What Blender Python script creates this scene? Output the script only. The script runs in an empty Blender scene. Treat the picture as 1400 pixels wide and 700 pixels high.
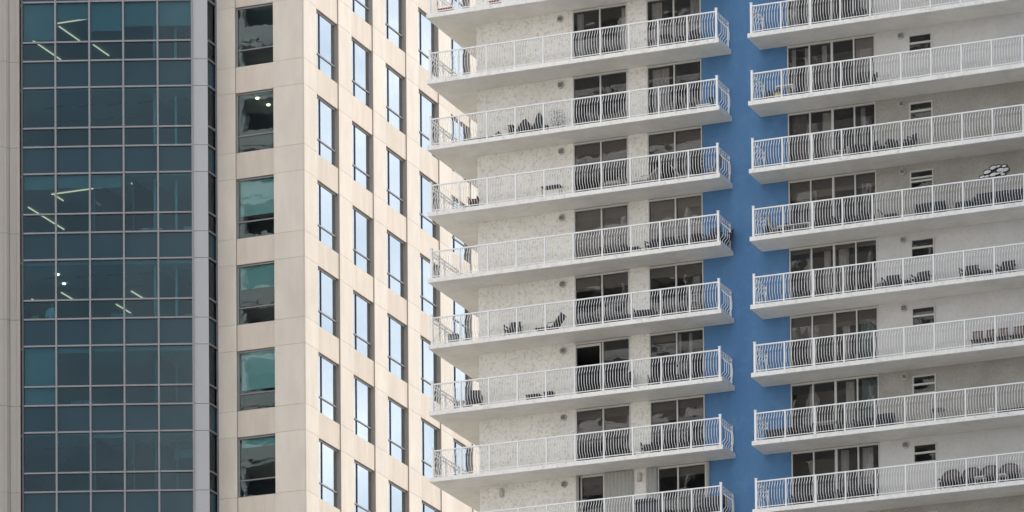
import bpy, math, random
from mathutils import Vector, Matrix
random.seed(7)
S = bpy.context.scene
COL = S.collection
# ------------------------------------------------------------------ camera
F, YAW, PITCH, ROLL, SY = 7278.68, .384950, .053143, .007855, 1821.10
ZR = 80.146                      # height of the top handrail of level 0 above the street
cam = bpy.data.cameras.new('camera'); co = bpy.data.objects.new('camera', cam); COL.objects.link(co)
cam.sensor_width = 36; cam.lens = F*36/1400; cam.shift_y = SY/1400
cam.clip_start = 1; cam.clip_end = 20000
rt = Vector((math.cos(YAW), math.sin(YAW), 0))
fw = Vector((-math.sin(YAW)*math.cos(PITCH), math.cos(YAW)*math.cos(PITCH), math.sin(PITCH)))
up = rt.cross(fw)
r2 = rt*math.cos(ROLL)-up*math.sin(ROLL); u2 = rt*math.sin(ROLL)+up*math.cos(ROLL)
M3 = Matrix((r2, u2, -fw)).transposed().to_4x4()
co.matrix_world = Matrix.Translation((87.6998, -208.4212, 1.7)) @ M3
S.camera = co
# ------------------------------------------------------------------ world, sun, exposure
SUN_EL, SUN_AZ = math.radians(46), math.radians(62)      # azimuth clockwise from +Y: the sun stands behind the condominium, to the right
w = bpy.data.worlds.new('World'); S.world = w; w.use_nodes = True
nt = w.node_tree; nt.nodes.clear()
def N(nt, t, **k):
    n = nt.nodes.new(t)
    for a, b in k.items():
        if a.startswith('i_'): n.inputs[a[2:].replace('_', ' ')].default_value = b
        else: setattr(n, a, b)
    return n
sky = N(nt, 'ShaderNodeTexSky', sky_type='NISHITA', sun_disc=False, sun_elevation=SUN_EL, sun_rotation=SUN_AZ, altitude=10, air_density=1.2, dust_density=2.0)
tc = N(nt, 'ShaderNodeTexCoord'); mp = N(nt, 'ShaderNodeMapping'); mp.inputs['Scale'].default_value = (1, 1, 1.6)
nt.links.new(tc.outputs['Generated'], mp.inputs['Vector'])
no = N(nt, 'ShaderNodeTexNoise', i_Scale=3.2, i_Detail=9.0, i_Roughness=.62, i_Distortion=.6)
nt.links.new(mp.outputs[0], no.inputs['Vector'])
cr = N(nt, 'ShaderNodeValToRGB'); cr.color_ramp.elements[0].position = .34; cr.color_ramp.elements[1].position = .56
nt.links.new(no.outputs['Fac'], cr.inputs['Fac'])
no2 = N(nt, 'ShaderNodeTexNoise', i_Scale=6.0, i_Detail=6.0, i_Roughness=.6)
nt.links.new(mp.outputs[0], no2.inputs['Vector'])
cc = N(nt, 'ShaderNodeValToRGB'); cc.color_ramp.elements[0].position = .3; cc.color_ramp.elements[0].color = (5.6, 6.5, 7.8, 1); cc.color_ramp.elements[1].position = .7; cc.color_ramp.elements[1].color = (16.8, 16.2, 15.4, 1)
nt.links.new(no2.outputs['Fac'], cc.inputs['Fac'])
mx = N(nt, 'ShaderNodeMixRGB'); nt.links.new(cr.outputs[0], mx.inputs[0]); nt.links.new(sky.outputs[0], mx.inputs[1]); nt.links.new(cc.outputs[0], mx.inputs[2])
bg = N(nt, 'ShaderNodeBackground', i_Strength=.10); nt.links.new(mx.outputs[0], bg.inputs[0])
wo = N(nt, 'ShaderNodeOutputWorld'); nt.links.new(bg.outputs[0], wo.inputs[0])
sl = bpy.data.lights.new('sun', 'SUN'); sl.energy = .7; sl.angle = math.radians(6); sl.color = (1, .93, .83)
so = bpy.data.objects.new('sun', sl); COL.objects.link(so)
sd = Vector((math.sin(SUN_AZ)*math.cos(SUN_EL), math.cos(SUN_AZ)*math.cos(SUN_EL), math.sin(SUN_EL)))
so.rotation_euler = sd.to_track_quat('Z', 'Y').to_euler(); so.location = sd*300
S.view_settings.view_transform = 'Standard'; S.view_settings.look = 'None'; S.view_settings.gamma = 1
S.view_settings.use_curve_mapping = False; S.view_settings.exposure = 1.12

# ------------------------------------------------------------------ materials
MATS = {}
def newmat(n):
    m = bpy.data.materials.new(n); m.use_nodes = True; MATS[n] = m
    t = m.node_tree; t.nodes.clear(); return m, t
def solid(n, col, rough=.7, metal=0.0, dirt=.12, dscale=1.5, stretch=(1, 1, 1), bump=0.0, bscale=40, rnd=.05, dirtcol=None, speck=0, speckcol=(.3, .3, .28), speckscale=9, joint=None):
    m, t = newmat(n); L = t.links
    tc = N(t, 'ShaderNodeNewGeometry'); mp = N(t, 'ShaderNodeMapping'); mp.inputs['Scale'].default_value = stretch
    L.new(tc.outputs['Position'], mp.inputs['Vector'])
    n1 = N(t, 'ShaderNodeTexNoise', i_Scale=dscale, i_Detail=7.0, i_Roughness=.65); L.new(mp.outputs[0], n1.inputs['Vector'])
    rp = N(t, 'ShaderNodeValToRGB'); rp.color_ramp.elements[0].position = .36; rp.color_ramp.elements[1].position = .64
    L.new(n1.outputs['Fac'], rp.inputs['Fac'])
    c = Vector(col); dc = Vector(dirtcol) if dirtcol else c*.55
    m1 = N(t, 'ShaderNodeMixRGB'); m1.inputs[1].default_value = (*(c*(1-dirt)+dc*dirt), 1); m1.inputs[2].default_value = (*c, 1)
    L.new(rp.outputs[0], m1.inputs[0]); out = m1.outputs[0]
    if speck:
        v = N(t, 'ShaderNodeTexNoise', i_Scale=speckscale, i_Detail=5.0, i_Roughness=.75); L.new(tc.outputs['Position'], v.inputs['Vector'])
        vr = N(t, 'ShaderNodeValToRGB'); vr.color_ramp.elements[0].position = .50; vr.color_ramp.elements[1].position = .68
        L.new(v.outputs['Fac'], vr.inputs['Fac'])
        mm = N(t, 'ShaderNodeMath', operation='MULTIPLY'); mm.inputs[1].default_value = speck; L.new(vr.outputs[0], mm.inputs[0])
        m2 = N(t, 'ShaderNodeMixRGB'); m2.inputs[2].default_value = (*speckcol, 1); L.new(mm.outputs[0], m2.inputs[0]); L.new(out, m2.inputs[1]); out = m2.outputs[0]
    if rnd:
        oi = N(t, 'ShaderNodeObjectInfo'); mr = N(t, 'ShaderNodeMapRange'); mr.inputs['To Min'].default_value = 1-rnd; mr.inputs['To Max'].default_value = 1+rnd*.5
        L.new(oi.outputs['Random'], mr.inputs['Value'])
        m3 = N(t, 'ShaderNodeMixRGB', blend_type='MULTIPLY'); m3.inputs[0].default_value = 1; L.new(out, m3.inputs[1]); L.new(mr.outputs[0], m3.inputs[2]); out = m3.outputs[0]
    b = N(t, 'ShaderNodeBsdfPrincipled', i_Roughness=rough, i_Metallic=metal); L.new(out, b.inputs['Base Color'])
    if bump:
        n3 = N(t, 'ShaderNodeTexNoise', i_Scale=bscale, i_Detail=4.0); L.new(tc.outputs['Position'], n3.inputs['Vector'])
        bp = N(t, 'ShaderNodeBump', i_Strength=bump, i_Distance=.02); L.new(n3.outputs['Fac'], bp.inputs['Height']); L.new(bp.outputs[0], b.inputs['Normal'])
    o = N(t, 'ShaderNodeOutputMaterial'); L.new(b.outputs[0], o.inputs[0]); return m
def glass(n, tint, ior=1.5, wav=.0, wscale=.8, cast=(1, 1, 1), solidcol=None, mul=1.0):
    """pane: fresnel mirror over a tinted see-through (or opaque) body, with the faint waviness of float glass"""
    m, t = newmat(n); L = t.links
    fr = N(t, 'ShaderNodeFresnel', i_IOR=ior)
    g = N(t, 'ShaderNodeBsdfGlossy', i_Roughness=.0); g.inputs['Color'].default_value = (*cast, 1)
    if wav:
        ge = N(t, 'ShaderNodeNewGeometry'); oi = N(t, 'ShaderNodeObjectInfo')
        ad = N(t, 'ShaderNodeVectorMath', operation='ADD'); L.new(ge.outputs['Position'], ad.inputs[0])
        ml = N(t, 'ShaderNodeMath', operation='MULTIPLY'); ml.inputs[1].default_value = 50; L.new(oi.outputs['Random'], ml.inputs[0]); L.new(ml.outputs[0], ad.inputs[1])
        ns = N(t, 'ShaderNodeTexNoise', i_Scale=wscale, i_Detail=2.0); L.new(ad.outputs[0], ns.inputs['Vector'])
        bp = N(t, 'ShaderNodeBump', i_Strength=1.0, i_Distance=wav); L.new(ns.outputs['Fac'], bp.inputs['Height'])
        L.new(bp.outputs[0], g.inputs['Normal'])
    if solidcol:
        b = N(t, 'ShaderNodeBsdfDiffuse'); b.inputs['Color'].default_value = (*solidcol, 1)
    else:
        b = N(t, 'ShaderNodeBsdfTransparent'); b.inputs['Color'].default_value = (*tint, 1)
    mi = N(t, 'ShaderNodeMixShader'); L.new(fr.outputs[0], mi.inputs[0]); L.new(b.outputs[0], mi.inputs[1]); L.new(g.outputs[0], mi.inputs[2])
    o = N(t, 'ShaderNodeOutputMaterial'); L.new(mi.outputs[0], o.inputs[0]); return m
def emit(n, col, s):
    m, t = newmat(n); e = N(t, 'ShaderNodeEmission', i_Strength=s); e.inputs[0].default_value = (*col, 1)
    o = N(t, 'ShaderNodeOutputMaterial'); t.links.new(e.outputs[0], o.inputs[0]); return m

STONE_F = solid('stone_front', (.61, .555, .485), .75, dirt=.26, dscale=1.3, stretch=(1, 1, .35), bump=.12, bscale=25, rnd=.05, dirtcol=(.38, .33, .29))
STONE_S = solid('stone_span', (.57, .50, .43), .75, dirt=.34, dscale=2.2, stretch=(1, 1, .18), bump=.12, bscale=25, rnd=.05, dirtcol=(.36, .31, .26))
STONE_G = solid('stone_grey', (.37, .34, .31), .75, dirt=.15, dscale=1.2, stretch=(1, 1, .3), bump=.1, rnd=.03)
JOINT = solid('joint_backing', (.33, .29, .25), .9, rnd=0)
ALU = solid('aluminium', (.20, .197, .212), .42, .35, dirt=.1, rnd=.03)
ALU_P = solid('aluminium_panel', (.36, .358, .372), .5, .25, dirt=.06, dscale=.6, rnd=.02)
DKALU = solid('dark_gasket', (.07, .07, .08), .6, rnd=0)
WINFR = solid('window_frame_grey', (.30, .30, .31), .5, .3, rnd=0)
G_VIS = glass('vision_glass', (.50, .71, .75), 1.36, .0009, .5, (.78, .92, 1.0))
G_SPA = glass('spandrel_glass', None, 1.36, .0007, .5, (.8, .93, 1.0), solidcol=(.013, .037, .050))
G_WIN = glass('office_window_glass', (.72, .86, .87), 1.6, .0016, 1.1, (.92, .98, 1.0))
G_SID = glass('side_window_glass', (.25, .40, .39), 9.0, .0016, .6, (.76, .82, .85))
G_DOOR = glass('balcony_door_glass', (.76, .76, .76), 1.58, .003, .7, (.95, .97, 1.0))
WALLP = solid('painted_stucco', (.82, .79, .725), .85, dirt=.25, dscale=.9, bump=.5, bscale=14, rnd=.03, speck=.8, speckcol=(.43, .40, .35), speckscale=9, dirtcol=(.46, .44, .39))
WALLC = solid('clean_stucco', (.63, .615, .585), .85, dirt=.22, dscale=.7, bump=.25, bscale=14, rnd=.03, speck=.4, speckcol=(.42, .40, .36), speckscale=9)
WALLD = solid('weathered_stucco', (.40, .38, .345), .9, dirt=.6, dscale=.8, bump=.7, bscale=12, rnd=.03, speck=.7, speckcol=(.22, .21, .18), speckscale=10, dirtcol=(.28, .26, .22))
BLUE = solid('blue_paint', (.052, .155, .32), .7, dirt=.55, dscale=.55, stretch=(1.4, 1, .22), bump=.15, bscale=8, rnd=0, dirtcol=(.085, .20, .37), speck=.30, speckcol=(.13, .27, .46), speckscale=1.3)
SLABM = solid('slab_paint', (.82, .80, .765), .75, dirt=.16, dscale=.8, bump=.1, bscale=10, rnd=.03, speck=.5, speckcol=(.42, .37, .31), speckscale=5.5)
SOFFM = solid('soffit_paint', (.82, .79, .735), .85, dirt=.3, dscale=.5, bump=.2, bscale=8, rnd=.05, speck=.2, speckcol=(.40, .38, .33), speckscale=2.2, dirtcol=(.42, .40, .35))
RAILM = solid('white_rail_paint', (.80, .795, .785), .45, dirt=.06, dscale=3, rnd=0)
DOORF = solid('door_frame_almond', (.56, .545, .50), .5, .1, rnd=.03)
SHUT = solid('shutter_aluminium', (.50, .49, .45), .55, .1, dirt=.15, stretch=(1, 1, .3), rnd=.04)
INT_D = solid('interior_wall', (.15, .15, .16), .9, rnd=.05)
CEIL = solid('office_ceiling', (.62, .62, .60), .9, dirt=.1, rnd=0)
CARP = solid('office_carpet', (.10, .10, .11), .95, rnd=0)
BLINDC = solid('bay_blind', (.40, .36, .35), .9, dirt=.05, rnd=.12)
BLIND = solid('office_blind', (.62, .68, .66), .9, dirt=.05, rnd=.08)
SHADE = solid('roller_shade', (.33, .295, .26), .9, dirt=.15, rnd=.15)
SHADE2 = solid('pale_shade', (.56, .50, .45), .9, dirt=.1, rnd=.1)
CURT = solid('curtain_cloth', (.85, .82, .79), .9, dirt=.3, dscale=6, stretch=(6, 6, .1), rnd=.1)
CURTT = solid('teal_curtain', (.26, .40, .38), .9, dirt=.3, dscale=6, stretch=(4, 4, .1), rnd=.1)
DARK = solid('dark_wicker', (.020, .022, .032), .7, rnd=.2, bump=.4, bscale=60)
DARKB = solid('black_sling', (.022, .023, .030), .6, rnd=.1)
BROWN = solid('brown_wicker', (.105, .075, .065), .75, rnd=.15, bump=.4, bscale=50)
WOOD = solid('teak_slat', (.15, .088, .062), .7, dirt=.3, dscale=8, rnd=.2)
RED = solid('terracotta', (.30, .09, .07), .8, rnd=.1)
GREYF = solid('grey_wicker', (.36, .33, .29), .8, rnd=.1, bump=.4, bscale=60)
WHITEP = solid('white_plastic', (.72, .72, .70), .5, rnd=0)
YEL = solid('yellow_plastic', (.62, .55, .22), .5, rnd=0)
GREYM = solid('grey_metal', (.20, .20, .21), .5, .4, rnd=.05)
LEAF = solid('leaf', (.035, .055, .03), .7, rnd=.3)
LEAFW = solid('pale_leaf', (.42, .42, .44), .7, rnd=.3)
LIME = solid('lime_fabric', (.34, .44, .05), .8, rnd=0)
SKIN = solid('skin', (.42, .25, .18), .6, rnd=0)
SHIRT = solid('white_shirt', (.75, .78, .82), .8, rnd=0)
HAIR = solid('hair', (.03, .022, .018), .8, rnd=0)
TROUS = solid('trousers', (.03, .035, .05), .8, rnd=0)
VENTM = solid('vent_metal', (.46, .45, .42), .6, .2, rnd=.1)
VENTD = solid('vent_dark', (.05, .05, .045), .8, rnd=0)
PLATE = solid('silver_leaf_metal', (.88, .88, .86), .5, 0, rnd=.15)
LED = emit('office_light', (1, .62, .38), .8)
LEDW = emit('downlight', (1, .8, .6), 3)
ASPH = solid('asphalt', (.055, .055, .055), .9, dirt=.3, dscale=.3, rnd=0)
PAVE = solid('pavement', (.38, .365, .34), .9, dirt=.25, dscale=.2, rnd=0)
LAND = solid('city_ground', (.50, .455, .39), .95, dirt=.4, dscale=.01, rnd=0)
PAINTL = solid('road_paint', (.7, .7, .68), .8, rnd=0)

# ------------------------------------------------------------------ mesh helpers
class MB:
    def __init__(s): s.v = []; s.f = []
    def box(s, x0, x1, y0, y1, z0, z1):
        n = len(s.v)
        s.v += [(x0, y0, z0), (x1, y0, z0), (x1, y1, z0), (x0, y1, z0), (x0, y0, z1), (x1, y0, z1), (x1, y1, z1), (x0, y1, z1)]
        s.f += [tuple(n+i for i in q) for q in ((0, 3, 2, 1), (4, 5, 6, 7), (0, 1, 5, 4), (1, 2, 6, 5), (2, 3, 7, 6), (3, 0, 4, 7))]
        return s
    def tube(s, pts, r, k=6, cap=True, r1=None):
        pts = [Vector(p) for p in pts]; n0 = len(s.v); m = len(pts)
        prev = None
        for i, p in enumerate(pts):
            d = (pts[min(i+1, m-1)]-pts[max(i-1, 0)]).normalized()
            a = d.cross(Vector((0, 0, 1)))
            if a.length < .05: a = Vector((1, 0, 0)) if prev is None else prev
            a = (a - d*a.dot(d)).normalized(); prev = a; b = d.cross(a)
            rr = r if r1 is None else r+(r1-r)*i/(m-1)
            for j in range(k):
                t = 2*math.pi*(j+.5)/k
                s.v.append(tuple(p+a*(rr*math.cos(t))+b*(rr*math.sin(t))))
        for i in range(m-1):
            for j in range(k):
                q = n0+i*k
                s.f.append((q+j, q+(j+1) % k, q+k+(j+1) % k, q+k+j))
        if cap:
            s.f.append(tuple(n0+j for j in reversed(range(k)))); s.f.append(tuple(n0+(m-1)*k+j for j in range(k)))
        return s
    def lathe(s, prof, cx=0, cy=0, k=12):
        n0 = len(s.v)
        for (r, z) in prof:
            for j in range(k): s.v.append((cx+r*math.cos(2*math.pi*j/k), cy+r*math.sin(2*math.pi*j/k), z))
        for i in range(len(prof)-1):
            for j in range(k):
                q = n0+i*k; s.f.append((q+j, q+(j+1) % k, q+k+(j+1) % k, q+k+j))
        s.f.append(tuple(n0+j for j in reversed(range(k)))); s.f.append(tuple(n0+(len(prof)-1)*k+j for j in range(k)))
        return s
    def poly(s, pts, z0, z1):
        n = len(s.v); k = len(pts)
        s.v += [(x, y, z0) for x, y in pts]+[(x, y, z1) for x, y in pts]
        s.f += [tuple(n+i for i in reversed(range(k))), tuple(n+k+i for i in range(k))]
        s.f += [(n+i, n+(i+1) % k, n+k+(i+1) % k, n+k+i) for i in range(k)]
        return s
    def quad(s, a, b, c, d):
        n = len(s.v); s.v += [a, b, c, d]; s.f.append((n, n+1, n+2, n+3)); return s
    def hexa(s, p):   # 8 corners, same order as box
        n = len(s.v); s.v += p
        s.f += [tuple(n+i for i in q) for q in ((0, 3, 2, 1), (4, 5, 6, 7), (0, 1, 5, 4), (1, 2, 6, 5), (2, 3, 7, 6), (3, 0, 4, 7))]
        return s
    def mesh(s, name, mat, bevel=0, smooth=False):
        m = bpy.data.meshes.new(name); m.from_pydata(s.v, [], s.f)
        if bevel:
            import bmesh
            bm = bmesh.new(); bm.from_mesh(m)
            bmesh.ops.bevel(bm, geom=bm.edges[:], offset=bevel, segments=1, affect='EDGES'); bm.to_mesh(m); bm.free()
        if smooth:
            for p in m.polygons: p.use_smooth = True
        m.materials.append(mat); return m
def link(name, data, parent=None, loc=(0, 0, 0), rz=0.0, **props):
    o = bpy.data.objects.new(name, data); COL.objects.link(o)
    o.location = loc; o.rotation_euler = (0, 0, rz)
    if parent: o.parent = parent
    for k, v in props.items(): o[k] = v
    return o
def part(name, mb, mat, parent, loc=(0, 0, 0), rz=0.0, bevel=0, smooth=False, **p):
    return link(name, mb.mesh(name, mat, bevel, smooth), parent, loc, rz, **p)
CACHE = {}
def cbox(name, w_, d_, h_, mat, parent, loc, rz=0.0, bevel=0, **p):
    """box part with corner at loc; like-sized boxes share their mesh"""
    key = (name, round(w_, 3), round(d_, 3), round(h_, 3), mat.name, bevel)
    if key not in CACHE: CACHE[key] = MB().box(0, w_, 0, d_, 0, h_).mesh(name, mat, bevel)
    return link(name, CACHE[key], parent, loc, rz, **p)
def thing(name, label, cat, loc=(0, 0, 0), rz=0.0, group=None, mesh=None):
    o = link(name, mesh, None, loc, rz); o['label'] = label; o['category'] = cat
    if group: o['group'] = group
    return o

# ------------------------------------------------------------------ ground
link('ground', MB().quad((-6000, -6000, 0), (6000, -6000, 0), (6000, 6000, 0), (-6000, 6000, 0)).mesh('ground', LAND), kind='structure')
link('road', MB().box(-400, 400, -34, -20, -.05, .004).mesh('road', ASPH), kind='structure')
link('pavement', MB().box(-400, 400, -20, -3, -.05, .13).box(-400, 400, -38, -34, -.05, .13).mesh('pavement', PAVE), kind='structure')
mk = MB()
for i in range(-60, 60): mk.box(i*6, i*6+3, -27.1, -26.95, .0, .008)
link('road_marking', mk.mesh('road_marking', PAINTL), kind='structure')

# ================================================================== OFFICE TOWER
XA, YA = -10.883, 10.924
HA, HB = 4.022, 1.219
ZA = ZR+4.792                      # sill joint of level 0
XL = XA-4.467
tower = thing('office_tower', 'cream stone office tower with a dark glass bay, at the left of the photo', 'office building')
LV = range(-2, 7)
GAP = .012
# backing wall (in pieces around the windows) and stone panels
# front : piers [XL, XL+1.0] , bay, [XA-1.55, XA]
bx0, bx1 = XA-3.48, XA-1.555
def stone(x0, x1, y0, y1, z0, z1, mat, axis):
    """panel: outer face on the low-y side (axis 'y') or high-x side (axis 'x')"""
    t = .06
    if axis == 'y': cbox('stone_panel', x1-x0-GAP, t, z1-z0-GAP, mat, tower, (x0+GAP/2, y0, z0+GAP/2))
    else: cbox('stone_panel', t, y1-y0-GAP, z1-z0-GAP, mat, tower, (x1-t, y0+GAP/2, z0+GAP/2))
ztop, zbot = ZA+3*HA+.5, ZA-7*HA
bk = MB()
bk.box(XL, bx0-.004, YA+.02, YA+.5, zbot, ztop).box(bx1+.004, XA-.024, YA+.02, YA+.5, zbot, ztop)
bays = [(1.44+4.02*i, 3.955+4.02*i) for i in range(8)]
yprev = .52
for (a, b) in bays:
    bk.box(XA-.5, XA-.02, YA+yprev, YA+a-.004, zbot, ztop); yprev = b+.004
bk.box(XA-.5, XA-.02, YA+yprev, YA+36, zbot, ztop)
for k in LV:
    zc = ZA-k*HA; zh = zc-HB
    bk.box(bx0-.004, bx1+.004, YA+.085, YA+.45, zh+.02, zc-.02)
    for (a, b) in bays: bk.box(XA-.45, XA-.085, YA+a-.004, YA+b+.004, zh+.02, zc-.02)
part('backing_wall', bk, JOINT, tower)
for k in LV:
    zc = ZA-k*HA; zh = zc-HB; zt = zh+HA        # zt : head joint above this storey's window
    for (z0, z1, sp) in ((zh, zc, 1), (zc, zt, 0)):
        stone(XL, bx0, YA, 0, z0, z1, STONE_F, 'y'); stone(bx1, XA-.062, YA, 0, z0, z1, STONE_F, 'y')
        ye = .0
        for (a, b) in bays:
            stone(0, XA, YA+ye, YA+a, z0, z1, STONE_F, 'x'); ye = b
        stone(0, XA, YA+ye, YA+ye+1.5, z0, z1, STONE_F, 'x')
    stone(bx0, bx1, YA+.06, 0, zh, zc, STONE_S, 'y')
    for (a, b) in bays: stone(0, XA-.06, YA+a, YA+b, zh, zc, STONE_S, 'x')
# windows
RC = .17
def tan_window(k, w_, loc, rz, blind, side, glassmat):
    """window in local frame: x along the wall, y inwards, z up; outer frame face at y=0"""
    h = HA-HB
    fr = MB(); t = .055
    fr.box(0, t, 0, .12, 0, h).box(w_-t, w_, 0, .12, 0, h).box(t, w_-t, 0, .12, 0, t*.8).box(t, w_-t, 0, .12, h-t*1.3, h)
    fo = part('window', fr, WINFR, tower, loc, rz)
    part('transom', MB().box(t, w_-t, -.015, .09, .76, .82), ALU, fo)
    mull = .60 if side else None
    xs = [t, w_-t] if not side else [t, .72, w_-t]
    if side: part('mullion', MB().box(.70, .74, -.012, .09, t, .758).box(.70, .74, -.012, .09, .822, h-t*1.3), DKALU, fo)
    for (z0, z1) in ((t*.8, .76), (.82, h-t*1.3)):
        for a, b in zip(xs[:-1], xs[1:]):
            part('pane', MB().box(a, b, .03, .05, z0, z1), glassmat, fo)
    if blind:
        part('blind', MB().box(t+.02, w_-t-.02, .22, .23, h-(h-.1)*blind, h-.05), BLIND, fo)
    return fo
fblind = {0: 0, 1: 0, 2: .62, 3: .40, 4: .66, 5: .16, 6: .5, -1: .3}
for k in LV:
    zc = ZA-k*HA
    tan_window(k, bx1-bx0, (bx0, YA+RC, zc), 0, fblind.get(k, 0), False, G_WIN)
    for i, (a, b) in enumerate(bays):
        tan_window(k, b-a, (XA-RC, YA+a, zc), math.pi/2, 0, True, G_SID)
# ---- glass bay on the left
P = [(-15.35, 10.044), (-16.007, 9.764), (-17.491, 9.196), (-18.974, 8.640), (-20.446, 8.097), (-21.923, 7.563), (-23.38, 7.048), (-23.483, 7.012)]
CL = [5.04, 3.79, 1.90]             # spandrel top, spandrel bottom (= vision head), transom  (level 0), relative to ZR
FW = 0
def facet(a, b):
    """frame for the facet from left point a to right point b: origin a, x to b, y inward"""
    d = (b[0]-a[0], b[1]-a[1]); return math.hypot(*d), math.atan2(d[1], d[0])
ztopc, zbotc = ZR+CL[0]+2*HA+1.0, ZR+CL[0]-6*HA-1.0
# corner column panels
wc, rc = facet(P[1], P[0])
for k in range(-2, 7):
    zt_ = ZR+CL[0]-k*HA
    for z0, z1 in ((zt_-1.25, zt_), (zt_-HA, zt_-1.25)):
        cbox('column_panel', wc-.004, .05, z1-z0-.02, ALU_P, tower, (P[1][0], P[1][1], z0+.01), rc)
part('column_core', MB().box(.01, wc-.02, .06, .40, zbotc, ztopc), DKALU, tower, (P[1][0], P[1][1], 0), rc)
MW = .085
blind_h = {(-1, 0): .90, (-1, 1): .40, (-1, 2): .70, (-1, 3): .60, (-1, 4): .60, (1, 0): .35, (1, 1): .32, (1, 2): .33, (3, 0): 1.45, (3, 1): .15, (3, 2): .12, (3, 3): .12, (3, 4): .12,
           (4, 2): .12, (4, 3): .05, (4, 4): .05, (2, 2): .1, (2, 3): .1, (2, 4): .1, (2, 0): .1, (2, 1): .1, (5, 1): .5, (5, 3): .4}
fac = [(P[6], P[5]), (P[5], P[4]), (P[4], P[3]), (P[3], P[2]), (P[2], P[1])]
def glazing(L0, w_, rz, ci, k, half=False):
    zs = ZR+CL[0]-k*HA; z1 = ZR+CL[1]-k*HA; z2 = ZR+CL[2]-k*HA; z3 = zs-HA
    ca, sa = math.cos(rz), math.sin(rz)
    def at(x, y, z): return (L0[0]+x*ca-y*sa, L0[1]+x*sa+y*ca, z)
    e = .0
    cbox('spandrel_pane', w_-.01, .025, zs-z1-.02, G_SPA, tower, at(.005, .05, z1+.01), rz)
    cbox('spandrel_backing', w_-.01, .08, zs-z1-.02, DKALU, tower, at(.005, .10, z1+.01), rz)
    cbox('vision_pane', w_-.01, .025, z1-z2-.02, G_VIS, tower, at(.005, .05, z2+.01), rz)
    cbox('vision_pane', w_-.01, .025, z2-z3-.02, G_VIS, tower, at(.005, .05, z3+.01), rz)
    for z in (zs, z1, z2):
        cbox('transom', w_-MW*.5, .11, .075, ALU, tower, at(MW*.25, -.035, z-.0375), rz)
    b = blind_h.get((k, ci))
    if b:
        hh = (z1-z2)*b
        cbox('blind', w_-.12, .01, hh, BLINDC, tower, at(.06, .22, z1-hh), rz)
for k in range(-2, 7):
    for ci, (a, b) in enumerate(fac):
        w_, rz = facet(a, b); glazing(a, w_, rz, ci, k)
    glazing((XL, P[0][1]+.02), YA-P[0][1]-.04, math.pi/2, 9, k)     # narrow return beside the column
for i, q in enumerate(P[1:7]):
    rz = facet(P[min(i+2, 7)], P[i+1])[1] if i < 6 else 0
    part('mullion', MB().box(-MW/2, MW/2, -.06, .10, zbotc, ztopc), ALU if i < 5 else DKALU, tower, (q[0], q[1], 0), rz)
part('mullion', MB().box(-.035, .035, -.05, .04, zbotc, ztopc), ALU, tower, (XL+.03, YA-.02, 0), 0)
# grey stone pier left of the bay
wl, rl = facet((-25.309, 6.375), (-23.483, 7.012))
pier_o = (-25.309, 6.375)
def pat(x, y, z): return (pier_o[0]+x*math.cos(rl)-y*math.sin(rl), pier_o[1]+x*math.sin(rl)+y*math.cos(rl), z)
for k in range(-2, 7):
    zt_ = ZR+CL[0]-k*HA
    cbox('pier_panel', .46, .06, HA-.014, STONE_G, tower, pat(wl-.48, 0, zt_-HA+.007), rl)
    o = part('pier_panel', MB().hexa([(0, -.20, 0), (wl-.62, -.20, 0), (wl-.48, .06, 0), (0, .06, 0), (0, -.20, HA-.014), (wl-.62, -.20, HA-.014), (wl-.48, .06, HA-.014), (0, .06, HA-.014)]), STONE_G, tower, pat(0, 0, zt_-HA+.007), rl)
    cbox('pier_rib', .05, .03, HA-.014, STONE_G, tower, pat(wl-.80, -.228, zt_-HA+.007), rl)
    cbox('pier_rib', .035, .03, HA-.014, STONE_G, tower, pat(wl-.22, -.028, zt_-HA+.007), rl)
part('pier_core', MB().box(0, wl-.01, .07, 1.0, zbotc, ztopc), JOINT, tower, pat(0, 0, 0), rl)
# interior plates, core wall
out = [(p[0]-.0, p[1]+.26) for p in reversed(P[1:])]      # follows the bay
out += [(P[0][0]-.26, P[0][1]+.12), (XL-.26, YA+.46), (XA-.5, YA+.5), (XA-.5, YA+34), (-27, YA+34), (-27, 7.2)]
for k in range(-2, 8):
    zc = ZR+3.72-k*HA
    part('ceiling', MB().poly(out, zc, zc+.10), CEIL, tower)
    part('floor_plate', MB().poly(out, zc+.102, zc+.78), CARP, tower)
part('core_wall', MB().box(-27, XA-5, YA+9, YA+9.2, zbot, ztop).box(XA-5, XA-4.8, YA+9.2, YA+34, zbot, ztop), INT_D, tower)
part('partition', MB().box(-18.3, -18.2, 10.6, YA+9, zbotc, ztopc).box(-26.9, -26.8, 7.4, 19, zbotc, ztopc), INT_D, tower)
# lower body of the tower down to the street
part('lower_storeys', MB().poly([(-25.3, 6.7), (-15.36, 10.15), (XL, YA+.02), (XA-.02, YA+.02), (XA-.02, YA+36), (-25.3, YA+36)], 0, zbot-.05), STONE_F, tower)
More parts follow.
